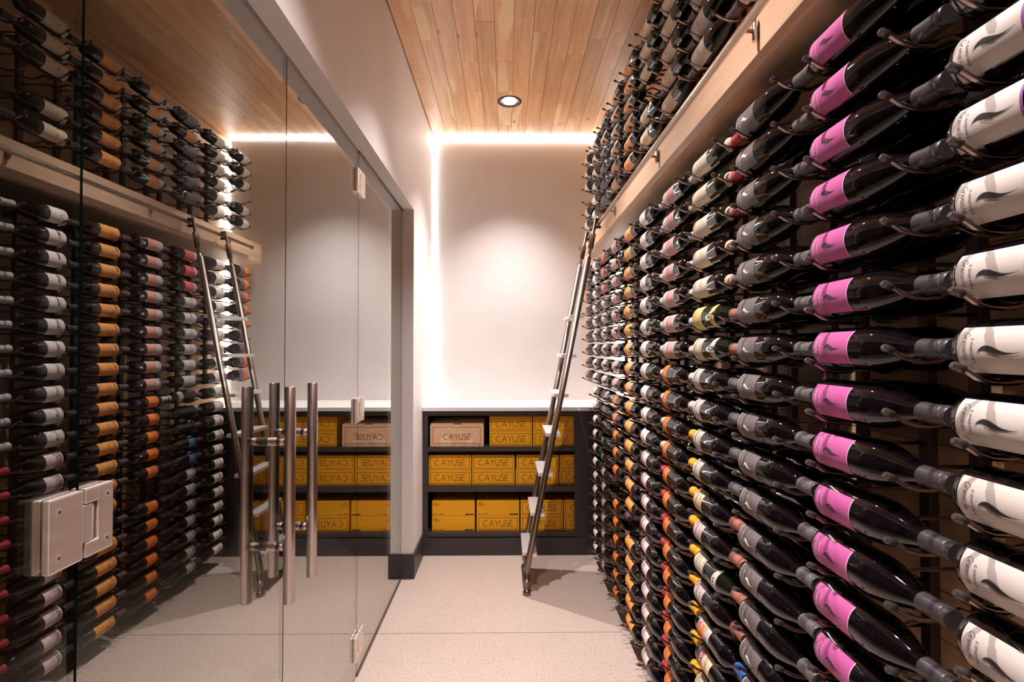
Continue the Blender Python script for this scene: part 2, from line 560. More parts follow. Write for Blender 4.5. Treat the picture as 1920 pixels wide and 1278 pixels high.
def build_downlights():
    words = ('round recessed downlight in the oak ceiling near the back wall', 'recessed ceiling downlight second from the back wall',
             'recessed ceiling downlight third from the back wall', 'recessed ceiling downlight above the near end of the aisle',
             'recessed ceiling downlight behind the viewpoint')
    meshes = None
    for i, ly in enumerate(LIGHT_Y):
        if meshes is None:
            bm = bmesh.new()
            lathe(bm, [(0.070, 0.012), (0.071, -0.002), (0.074, -0.005), (0.088, -0.004), (0.090, 0.0), (0.074, 0.002), (0.0735, 0.012)], 40)
            tr = finish(bm, 'trim_ring', 'trim_dark', True)
            bm = bmesh.new()
            lathe(bm, [(0.0695, 0.010), (0.069, 0.03), (0.062, 0.055), (0.052, 0.085), (0.044, 0.115)], 40)
            rf = finish(bm, 'reflector', 'reflector', True)
            bm = bmesh.new()
            lathe(bm, [(0.0, 0.030), (0.018, 0.032), (0.029, 0.040), (0.033, 0.056), (0.030, 0.11), (0.0, 0.112)], 32)
            lp = finish(bm, 'lamp', 'lamp_glow', True)
            meshes = (tr, rf, lp)
        t = add('downlight', None, None, (LIGHT_X, ly, CEIL), label=words[i], cat='ceiling light', group='downlights along the aisle')
        add('trim_ring', meshes[0], t)
        add('reflector', meshes[1], t)
        add('lamp', meshes[2], t)
        ld = bpy.data.lights.new('downlight_beam', 'SPOT')
        ld.energy = LAMP_WATTS
        ld.color = LAMP_COLOUR
        ld.spot_size = R(89)
        ld.spot_blend = 1.0
        ld.shadow_soft_size = 0.018
        lo = bpy.data.objects.new('downlight_beam', ld)
        COL.objects.link(lo)
        lo.parent = t
        lo.location = (0, 0, 0.024)


def build_timber_wall():
    """wall of horizontal oak boards behind the racks"""
    w = add('wall_right', box_me('wall_right', (X_RIGHT + 0.02, X_RIGHT + 0.1, Y_FRONT - 0.1, Y_BACK + 0.1, 0, CEIL + 0.05), 'crate_gap'), kind='structure')
    rnd = random.Random(5)
    z, hgt = 0.0, 0.1105
    while z < CEIL - 0.01:
        z1 = min(z + hgt, CEIL)
        y = Y_FRONT - rnd.uniform(0, 1)
        while y < Y_BACK + 0.028:
            ln = rnd.choice((0.55, 0.8, 1.05, 1.3, 1.6))
            a, b = max(y, Y_FRONT), min(y + ln, Y_BACK + 0.028)
            y += ln
            if b - a < 0.03:
                continue
            me = box_me('board', (0, 0.018, -(b - a) / 2 + 0.0008, (b - a) / 2 - 0.0008, -(z1 - z) / 2 + 0.001, (z1 - z) / 2 - 0.001), 'oak_wall')
            add('board', me, w, (X_RIGHT + rnd.uniform(0, 0.002), (a + b) / 2, (z + z1) / 2))
        z = z1


# ------------------------------------------------------------------ glass front
def pane(name, y0, y1, kind, parent=None, z0=0.012, z1=None):
    z1 = z1 or Z_HEAD - 0.008
    bm = bmesh.new()
    box(bm, -0.006, 0.006, y0 + 0.0028, y1 - 0.0028, z0, z1)
    for f in bm.faces:
        f.material_index = 0 if f.normal.x > 0.9 else 2 if f.normal.x < -0.9 else 1
    return add(name, finish(bm, name, ['door_glass', 'glass_edge', 'door_glass_outer']), parent, (X_GLASS, 0, 0), kind=kind)


def hinge_meshes():
    # leaf on the fixed pane (towards the camera), with a tongue; leaf on the door, with a notch. +x is into the room
    out = []
    for s in (1, -1):
        x0, x1 = (0.0065, 0.020) if s > 0 else (-0.020, -0.0065)
        bm = bmesh.new()
        box(bm, x0, x1, -0.066, -0.004, -0.057, 0.057, bevel=0.003)
        box(bm, x0, x1 - 0.001 * s if s > 0 else x1, -0.004, 0.016, -0.030, 0.030, bevel=0.0012)
        out.append(finish(bm, 'leaf', 'hinge_steel'))
        bm = bmesh.new()
        box(bm, x0, x1, 0.028, 0.060, -0.057, 0.057, bevel=0.003)
        box(bm, x0, x1, 0.002, 0.030, 0.032, 0.057, bevel=0.003)
        box(bm, x0, x1, 0.002, 0.030, -0.057, -0.032, bevel=0.003)
        out.append(finish(bm, 'leaf', 'hinge_steel'))
    bm = bmesh.new()
    tube(bm, [(0.0125, 0.021, -0.030), (0.0125, 0.021, 0.030)], 0.0048, 12)
    pin = finish(bm, 'pin', 'screw_steel')
    bm = bmesh.new()
    for ring in ((0.0052, 0.0062),):
        n = 18
        a = [bm.verts.new((0.0203, ring[0] * math.cos(2 * PI * k / n), ring[0] * math.sin(2 * PI * k / n))) for k in range(n)]
        b = [bm.verts.new((0.0203, ring[1] * math.cos(2 * PI * k / n), ring[1] * math.sin(2 * PI * k / n))) for k in range(n)]
        for k in range(n):
            bm.faces.new((a[k], a[(k + 1) % n], b[(k + 1) % n], b[k]))
    lathe(bm, [(0, 0), (0.0022, 0), (0.0022, 0.0005), (0, 0.0005)], 12)
    for v in bm.verts:
        if abs(v.co.x - 0.0203) > 1e-6 or abs(v.co.y) < 0.004 and abs(v.co.z) < 0.004:
            pass
    screw = None
    bm.free()
    bm = bmesh.new()
    tube(bm, [(0.0200, 0, 0), (0.0206, 0, 0)], [0.0060, 0.0056], 18)
    tube(bm, [(0.0206, 0, 0), (0.0208, 0, 0)], [0.0024, 0.0022], 6, mi=1)
    screw = finish(bm, 'screw', ['hinge_steel', 'black_rubber'])
    return out, pin, screw


def add_hinge(parent, y, z, flip, M):
    leaves, pin, screw = M
    hg = add('hinge', None, parent, (X_GLASS, y, z), (R(180) if flip else 0, 0, 0))
    hg['label'] = 'brushed metal glass hinge'
    for me in leaves:
        add('leaf', me, hg)
    add('pin', pin, hg)
    for dy, dz in ((-0.050, 0.035), (-0.050, -0.036), (0.046, 0.038), (0.046, -0.038)):
        add('screw', screw, hg, (0, dy, dz))


def add_handle(parent, y):
    zt, zb = EYE - 0.112, EYE - 0.750
    hd = add('pull_handle', None, parent, (X_GLASS, y, 0))
    hd['label'] = 'long brushed steel pull bar'
    for s in (1, -1):
        bm = bmesh.new()
        tube(bm, [(s * 0.069, 0, zb), (s * 0.069, 0, zb + 0.001), (s * 0.069, 0, zt - 0.001), (s * 0.069, 0, zt)], [0.0152, 0.0163, 0.0163, 0.0152], 28)
        add('bar', finish(bm, 'bar', 'steel'), hd)
        for zz in (EYE - 0.275, EYE - 0.585):
            bm = bmesh.new()
            tube(bm, [(s * 0.0065, 0, zz), (s * 0.030, 0, zz), (s * 0.030, 0, zz), (s * 0.0325, 0, zz), (s * 0.0325, 0, zz), (s * 0.056, 0, zz)],
                 [0.0125, 0.0125, 0.0112, 0.0112, 0.0125, 0.0125], 20)
            add('standoff', finish(bm, 'standoff', 'steel'), hd)


def build_glass():
    HM = hinge_meshes()
    JA, JB, JC = 0.855, 1.642, 2.448
    w1 = pane('window_1', -0.62, JA, 'structure')
    d1 = add('door_1', None, kind='structure')
    pane('pane', JA, JB, None, d1)
    add_hinge(d1, JA, EYE - 0.288, False, HM)
    add_handle(d1, 1.535)
    d2 = add('door_2', None, kind='structure')
    pane('pane', JB, JC, None, d2)
    add_handle(d2, 1.712)
    for z in (EYE + 0.795, EYE - 0.288, EYE - 1.392):
        add_hinge(d2, JC, z, True, HM)
    w2 = pane('window_2', JC, Y_PIER - 0.003, 'structure')
    # channels holding the fixed panes, and the dark joint under the header
    add('trim_1', box_me('trim_1', (X_GLASS - 0.011, X_GLASS + 0.011, JC + 0.003, Y_PIER - 0.013, 0.0, 0.0118), 'channel_metal'), kind='structure')
    add('trim_2', box_me('trim_2', (X_GLASS - 0.011, X_GLASS + 0.011, JC + 0.003, Y_PIER, Z_HEAD - 0.0078, Z_HEAD), 'channel_metal'), kind='structure')
    add('trim_3', box_me('trim_3', (X_GLASS - 0.011, X_GLASS + 0.011, -0.62, JA - 0.003, 0.0, 0.0118), 'channel_metal'), kind='structure')
    add('trim_4', box_me('trim_4', (X_GLASS - 0.011, X_GLASS + 0.011, -0.62, JA - 0.003, Z_HEAD - 0.0078, Z_HEAD), 'channel_metal'), kind='structure')


# ------------------------------------------------------------------ cabinet, counter and cartons
Y_CAB = 3.876
CAB_Y1 = Y_BACK - 0.001


def cabz(v, y=Y_CAB):
    return EYE - (v - 654.0) * y / FPX


def cabx(u, y=Y_CAB):
    return (u - 949.0) * y / FPX


def build_cabinet():
    x0, x1 = X_LEFT + 0.001, X_RIGHT - 0.002
    zt = EYE - 0.466
    t = add('cabinet', None, None, (0, Y_CAB, 0), label='built-in charcoal cabinet with open shelves of wine cases below the white counter', cat='cabinet')
    def part(name, d, m='charcoal', bev=0.0015):
        x0_, x1_, y0, y1, z0, z1 = d
        return add(name, box_me(name, (x0_, x1_, y0 - Y_CAB, y1 - Y_CAB, z0, z1), m, bev), t)
    xl, xr = cabx(803), cabx(1077)
    part('plinth', (x0, x1, Y_CAB - 0.010, Y_CAB + 0.010, 0.0, cabz(1006)))
    part('stile', (x0, xl, Y_CAB, Y_CAB + 0.02, cabz(1006), zt))
    part('stile', (xr, x1, Y_CAB, Y_CAB + 0.02, cabz(1006), zt))
    part('top_rail', (xl, xr, Y_CAB, Y_CAB + 0.02, cabz(778.5), zt))
    part('bottom_shelf', (x0, x1, Y_CAB + 0.001, CAB_Y1 - 0.02, cabz(1004), cabz(996)))
    part('side', (x0, x0 + 0.03, Y_CAB + 0.02, CAB_Y1 - 0.02, cabz(996), zt), 'cabinet_inside')
    part('side', (xr + 0.29, xr + 0.31, Y_CAB + 0.02, CAB_Y1 - 0.02, cabz(996), zt), 'cabinet_inside')
    part('back_panel', (x0, x1, CAB_Y1 - 0.02, CAB_Y1, cabz(1004), zt), 'cabinet_inside')
    part('shelf', (x0 + 0.03, xr + 0.29, Y_CAB + 0.004, CAB_Y1 - 0.02, cabz(845.5), cabz(837.5)))
    part('shelf', (x0 + 0.03, xr + 0.29, Y_CAB + 0.001, CAB_Y1 - 0.02, cabz(920.5), cabz(910)))
    add('countertop', box_me('countertop', (X_LEFT + 0.0005, X_RIGHT - 0.001, Y_CAB - 0.022, Y_BACK - 0.0005, zt, zt + 0.029), 'counter_white', 0.002),
        label='white counter slab on top of the charcoal cabinet', cat='countertop')


def carton(x0, x1, z0, z1, y, printed, words, wood=False):
    """a wine case: body, printed frame, lettering"""
    w, h = x1 - x0, z1 - z0
    dep = 0.34
    mb, mp = ('crate_wood', 'crate_print') if wood else ('carton_yellow', 'carton_print')
    t = add('wine_crate' if wood else 'wine_carton', None, None, ((x0 + x1) / 2, y, z0), label=words, cat='wine case', group='wine cases on the cabinet shelves')
    bm = bmesh.new()
    if wood:
        box(bm, -w / 2, w / 2, 0, dep, 0, h - 0.011, bevel=0.001)
    else:
        box(bm, -w / 2, w / 2, 0, dep, 0, h - 0.004, bevel=0.003)
    body = finish(bm, 'body', mb)
    add('body', body, t)
    if wood:
        add('lid', box_me('lid', (-w / 2 + 0.004, w / 2 - 0.004, 0.004, dep, h - 0.0105, h), mb, 0.001), t)
        add('hand_hole', box_me('hand_hole', (-0.028, 0.034, 0.0035, 0.02, h - 0.0075, h - 0.001), 'crate_gap'), t)
    else:
        add('lid_flap', box_me('lid_flap', (-w / 2 + 0.002, w / 2 - 0.002, 0.0015, dep - 0.002, h - 0.0038, h - 0.0005), mb), t)
    def put(px, pz):
        return Vector((px, -0.0006, pz))
    if printed:
        mx_, mz = (0.022, 0.024) if wood else (0.014, 0.012)
        bm = bmesh.new()
        a, b, c, d = -w / 2 + mx_, w / 2 - mx_, mz, h - 0.004 - mz
        strokes(bm, [[(a, c), (b, c)], [(b, c), (b, d)], [(b, d), (a, d)], [(a, d), (a, c)]], 0.0034, put)
        add('printed_frame', finish(bm, 'printed_frame', mp), t)
        ls, tw = write('CAYUSE')
        th = 0.040 if wood else h * 0.40
        sx = (0.205 if wood else w * 0.70) / tw
        bm = bmesh.new()
        strokes(bm, [[(-tw * sx / 2 + px * sx, h * (0.30 if not wood else 0.31) + py * th) for px, py in ln] for ln in ls], 0.0042, put)
        add('lettering', finish(bm, 'lettering', mp), t)
        if wood:
            bm = bmesh.new()
            strokes(bm, [[(b - 0.012, c - 0.012), (b - 0.004, c - 0.012)]], 0.006, put)
            add('stamp', finish(bm, 'stamp', mp), t)
    else:
        bm = bmesh.new()
        for i, lw_ in enumerate((0.036, 0.03, 0.052, 0.042)):
            strokes(bm, [[(-w / 2 + 0.012, h - 0.018 - i * 0.0075), (-w / 2 + 0.012 + lw_, h - 0.018 - i * 0.0075)]], 0.0022, put)
        add('address_lines', finish(bm, 'address_lines', 'carton_print'), t)
        bm = bmesh.new()
        strokes(bm, [[(-w / 2 + 0.012, 0.012), (-w / 2 + 0.042, 0.012)], [(-w / 2 + 0.058, 0.012), (-w / 2 + 0.085, 0.012)]], 0.0045, put)
        add('lot_line', finish(bm, 'lot_line', 'carton_print'), t)
        bm = bmesh.new()
        strokes(bm, [[(w / 2 - 0.07, 0.010), (w / 2 - 0.042, 0.010)], [(w / 2 - 0.034, 0.010), (w / 2 - 0.014, 0.010)]], 0.009, put)
        add('stamp', finish(bm, 'stamp', 'crate_gap'), t)


def build_cartons():
    yf = Y_CAB + 0.034
    s1, s2, s0 = cabz(837.5), cabz(910), cabz(996)
    X = lambda u: (u - 949.0) * yf / FPX
    wpx = 79.5
    hb = 0.1135
    W = wpx * yf / FPX
    yw = Y_CAB + 0.026
    carton((807 - 949) * yw / FPX, (907 - 949) * yw / FPX, s1 + 0.0005, s1 + 0.176, yw, True, 'pale wooden wine crate lettered CAYUSE on the top shelf', wood=True)
    pos = ['lower', 'upper']
    names = ['first', 'second', 'third', 'fourth']
    for u, nm in ((918, 'left'), (999.5, 'right')):
        for k in (0, 1):
            carton(X(u), X(u) + W, s1 + 0.0005 + k * hb, s1 + hb + k * hb, yf, True, 'yellow CAYUSE carton on the top shelf, %s one of the %s pile' % (pos[k], nm))
    for i, u in enumerate((804.5, 885.5, 967, 1048.5)):
        for k in (0, 1):
            dx = 0.004 * k if i > 1 else 0.0
            carton(X(u) + dx, X(u) + dx + W, s2 + 0.0005 + k * hb, s2 + hb + k * hb, yf, True, 'yellow CAYUSE carton on the middle shelf, %s one of the %s pile' % (pos[k], names[i]))
    hb2 = 0.1165
    for i, u in enumerate((811, 894, 976, 1057)):
        for k in (0, 1):
            pr = not (i == 0 or (i == 1 and k == 1))
            carton(X(u), X(u) + W, s0 + 0.0005 + k * hb2, s0 + hb2 + k * hb2, yf, pr,
                   ('yellow CAYUSE carton' if pr else 'plain yellow carton with small print') + ' on the bottom shelf, %s one of the %s pile' % (pos[k], names[i]))


# ------------------------------------------------------------------ beam, rail and ladder
X_BEAM = 0.635
Z_RAIL = EYE + 0.800
X_RAIL = 0.591


def build_beam():
    add('timber_beam', box_me('timber_beam', (X_BEAM, X_RIGHT, -0.9, 4.30, EYE + 0.712, EYE + 0.868), 'oak_beam', 0.002),
        label='long pale oak beam running between the lower and upper bottle racks', cat='beam')
    t = add('ladder_rail', None, None, (X_RAIL, 0, Z_RAIL), label='slim metal ladder rail on brackets along the oak beam', cat='rail')
    bm = bmesh.new()
    tube(bm, [(0, -0.9, 0), (0, 4.03, 0)], 0.0120, 16)
    add('bar', finish(bm, 'bar', 'rail_steel'), t)
    bm = bmesh.new()
    tube(bm, [(0, 4.03, 0), (0, 4.045, 0), (0, 4.06, 0)], [0.0125, 0.0165, 0.006], 14)
    add('end_knob', finish(bm, 'end_knob', 'ladder_steel'), t)
    bm = bmesh.new()
    tube(bm, [(0.0, 0, 0), (X_BEAM - X_RAIL - 0.004, 0, 0)], 0.0055, 10)
    tube(bm, [(X_BEAM - X_RAIL - 0.008, 0, -0.026), (X_BEAM - X_RAIL - 0.008, 0, 0.026)], 0.0075, 12)
    br = finish(bm, 'bracket', 'rail_steel')
    for y in (0.43, 1.27, 2.11, 2.95, 3.79):
        add('bracket', br, t, (0, y, 0))


def build_ladder():
    ya, yb = 3.254, 3.631
    t = add('ladder', None, None, (0.12, (ya + yb) / 2, 0), label='leaning stainless rolling ladder with flat treads hooked on the beam rail', cat='ladder')
    ox, oy = 0.12, (ya + yb) / 2
    def P(zr, y):                                     # zr: height relative to the eye
        return Vector((0.409 + 0.2 * zr - ox, y - oy, zr + EYE))
    for y in (ya, yb):
        bm = bmesh.new()
        b0 = P(-1.36, y)
        tube(bm, [(b0.x - 0.006, b0.y, 0.088), (b0.x - 0.004, b0.y, 0.155), b0, P(-1.25, y), P(0.585, y)], [0.0205, 0.0205, 0.0205, 0.019, 0.019], 18)
        add('stringer', finish(bm, 'stringer', 'ladder_steel'), t)
        bm = bmesh.new()
        tube(bm, [P(0.585, y), P(0.637, y), P(0.637, y), P(0.640, y), P(0.735, y), P(0.738, y), P(0.738, y), P(0.835, y)],
             [0.011, 0.011, 0.0165, 0.018, 0.018, 0.0165, 0.0095, 0.0095], 16)
        add('hook_tube', finish(bm, 'hook_tube', 'ladder_steel'), t)
        bm = bmesh.new()
        for zz, dx in ((0.817, 0.006), (0.783, 0.008)):
            p = P(zz, y)
            c = Vector((X_RAIL - ox + 0.0, p.y, Z_RAIL + (0.021 if zz > 0.8 else -0.021)))
            tube(bm, [c + Vector((-0.016, 0, 0)), c + Vector((-0.010, 0, 0)), c + Vector((0.010, 0, 0)), c + Vector((0.016, 0, 0))], [0.006, 0.0095, 0.0095, 0.006], 14)
        add('roller', finish(bm, 'roller', 'black_rubber'), t)
        bm = bmesh.new()
        fx = b0.x - 0.006
        lathe(bm, [(0, 0.0), (0.022, 0.0), (0.026, 0.006), (0.026, 0.016), (0.020, 0.030), (0.011, 0.036), (0.010, 0.040), (0.010, 0.060), (0.017, 0.064), (0.017, 0.090), (0, 0.09)], 20)
        fo = finish(bm, 'foot', 'ladder_steel', True)
        add('foot', fo, t, (fx, y - oy, 0))
    bm = bmesh.new()
    box(bm, -0.046, 0.046, ya - oy + 0.016, yb - oy - 0.016, -0.022, 0.0, bevel=0.002)
    box(bm, 0.016, 0.046, ya - oy - 0.008, ya - oy + 0.02, -0.022, 0.0, bevel=0.002)
    tr = finish(bm, 'tread', 'tread_steel')
    for j in range(7):
        zr = -1.290 + 0.2515 * j
        c = P(zr, oy)
        add('tread', tr, t, (c.x - 0.002, 0, zr + EYE))


# ------------------------------------------------------------------ bottles
BURG = [(0.0, 0.012), (0.020, 0.004), (0.033, 0.0), (0.0375, 0.0012), (0.0405, 0.006), (0.0412, 0.014), (0.0412, 0.142), (0.0402, 0.158), (0.0372, 0.175),
        (0.0325, 0.192), (0.0268, 0.208), (0.0215, 0.222), (0.0175, 0.236), (0.0155, 0.250), (0.0146, 0.270), (0.0143, 0.284), (0.0156, 0.285), (0.0156, 0.292), (0.0146, 0.293), (0.0146, 0.297), (0.0, 0.297)]
BORD = [(0.0, 0.014), (0.020, 0.005), (0.031, 0.0), (0.0352, 0.0012), (0.0375, 0.006), (0.0380, 0.014), (0.0380, 0.188), (0.0368, 0.200), (0.0330, 0.211),
        (0.0265, 0.221), (0.0198, 0.229), (0.0160, 0.238), (0.0148, 0.252), (0.0143, 0.286), (0.0156, 0.287), (0.0156, 0.295), (0.0146, 0.296), (0.0146, 0.300), (0.0, 0.300)]


def radius(prof, a):
    pts = [(t, r) for r, t in prof[4:-2]]
    for (t0, r0), (t1, r1) in zip(pts[:-1], pts[1:]):
        if t0 <= a <= t1 and t1 > t0:
            return r0 + (r1 - r0) * (a - t0) / (t1 - t0)
    return pts[0][1]


def wrap(prof, a, b, lift):
    """a: distance from the bottom along the bottle, b: distance round it (up positive), seen from the aisle"""
    r = radius(prof, a)
    ph = b / r
    r += lift
    return Vector((-r * math.cos(ph), -a, r * math.sin(ph)))


def patch(bm, prof, a0, a1, deg0, deg1, lift, mi, na=1):
    n = max(3, int(abs(deg1 - deg0) / 7))
    for i in range(na):
        p0, p1 = a0 + (a1 - a0) * i / na, a0 + (a1 - a0) * (i + 1) / na
        prev = None
        for k in range(n + 1):
            d = R(deg0 + (deg1 - deg0) * k / n)
            q = [bm.verts.new(wrap(prof, p, d * radius(prof, p), lift)) for p in (p0, p1)]
            if prev:
                f = bm.faces.new((prev[0], prev[1], q[1], q[0]))
                f.material_index = mi
                f.smooth = True
            prev = q


def crescent(bm, prof, a0, a1, deg, lift, mi):
    n = 16
    prev = None
    for k in range(n + 1):
        s = -1 + 2 * k / n
        d = R(deg * s)
        lo, hi = a0 + 0.020 * s * s, a1 + 0.020 * s * s - (a1 - a0) * 0.85 * s * s
        q = [bm.verts.new(wrap(prof, p, d * radius(prof, p), lift)) for p in (lo, hi)]
        if prev:
            f = bm.faces.new((prev[0], prev[1], q[1], q[0]))
            f.material_index = mi
            f.smooth = True
        prev = q


BODY = {}
for nm, pr_ in (('burg', BURG), ('bord', BORD)):
    for gm in ('bottle_glass', 'bottle_green'):
        bm = bmesh.new()
        lathe(bm, pr_, 26, axis='y')
        for f in bm.faces:
            if f.calc_center_median().y > -0.0085:
                f.material_index = 1
        BODY[nm, gm] = finish(bm, 'wine_bottle', [gm, 'bottle_foot'], True)


def capsule_mesh(prof, m, a0):
    bm = bmesh.new()
    end = prof[-1][1]
    r0 = max(radius(prof, a0) + 0.0006, 0.0158)
    body = [(r0 - 0.001, a0), (r0, a0 + 0.0005), (r0 if r0 < 0.0162 else 0.0160, a0 + 0.018), (0.0157, end - 0.016), (0.0163, end - 0.0155), (0.0163, end - 0.0125), (0.0158, end - 0.0118),
            (0.0163, end - 0.0110), (0.0163, end - 0.0010), (0.0155, end + 0.0006), (0, end + 0.0006)]
    lathe(bm, body, 18, axis='y')
    return finish(bm, 'capsule', m, True)


FEATHER_UP = [(0, -.05), (.06, .035), (.12, .085), (.20, .115), (.28, .112), (.38, .082), (.48, .035), (.58, -.008), (.68, -.035), (.80, -.045), (.90, -.038), (1, -.015)]
FEATHER_LO = [(0, -.05), (.06, -.005), (.12, .012), (.20, .008), (.28, -.015), (.38, -.052), (.48, -.078), (.58, -.085), (.68, -.078), (.80, -.066), (.90, -.050), (1, -.018)]


def feather_mesh(prof, m, a0, ln, fat, lift):
    bm = bmesh.new()
    prev = None
    for (xu, yu), (xl, yl) in zip(FEATHER_UP, FEATHER_LO):
        q = [bm.verts.new(wrap(prof, a0 + ln * xu, ln * fat * (yl + (yu - yl) * j / 3), lift)) for j in range(4)]
        if prev:
            for j in range(3):
                f = bm.faces.new((prev[j], q[j], q[j + 1], prev[j + 1]))
                f.smooth = True
        prev = q
    # loose barbs under the vane
    if fat < 1.3:
        for x in (.22, .27, .32, .37, .42, .47):
            y = -.02 - (x - .2) * .22
            strokes(bm, [[(a0 + ln * x, ln * fat * (y + .02)), (a0 + ln * (x + .02), ln * fat * (y - .05)), (a0 + ln * (x + .06), ln * fat * (y - .062))]], 0.0006, lambda px, py: wrap(prof, px, py, lift))
    return finish(bm, 'emblem', m)


def words_mesh(prof, text, m, a0, size, pen, width, slant, lift, name='lettering'):
    ls, tw = write(text, 0.45 if not slant else 0.10, slant)
    sx = width / tw
    bm = bmesh.new()
    strokes(bm, [[(px * sx - width / 2, py * size) for px, py in ln] for ln in ls], pen, lambda px, py: wrap(prof, a0 + py, -px, lift))
    return finish(bm, name, m)


def label_mesh(prof, pieces, name='label'):
    bm = bmesh.new()
    names = []
    for i, p in enumerate(pieces):
        kind, a0, a1, d0, d1, mname = p
        if mname not in names:
            names.append(mname)
        lift = 0.00045 + 0.00012 * i
        if kind == 'c':
            crescent(bm, prof, a0, a1, d1, lift, names.index(mname))
        else:
            patch(bm, prof, a0, a1, d0, d1, lift, names.index(mname), 3 if a1 > 0.14 else 1)
    return finish(bm, name, names)


def P_(a0, a1, deg, m):
    return ('p', a0, a1, -deg, deg, m)


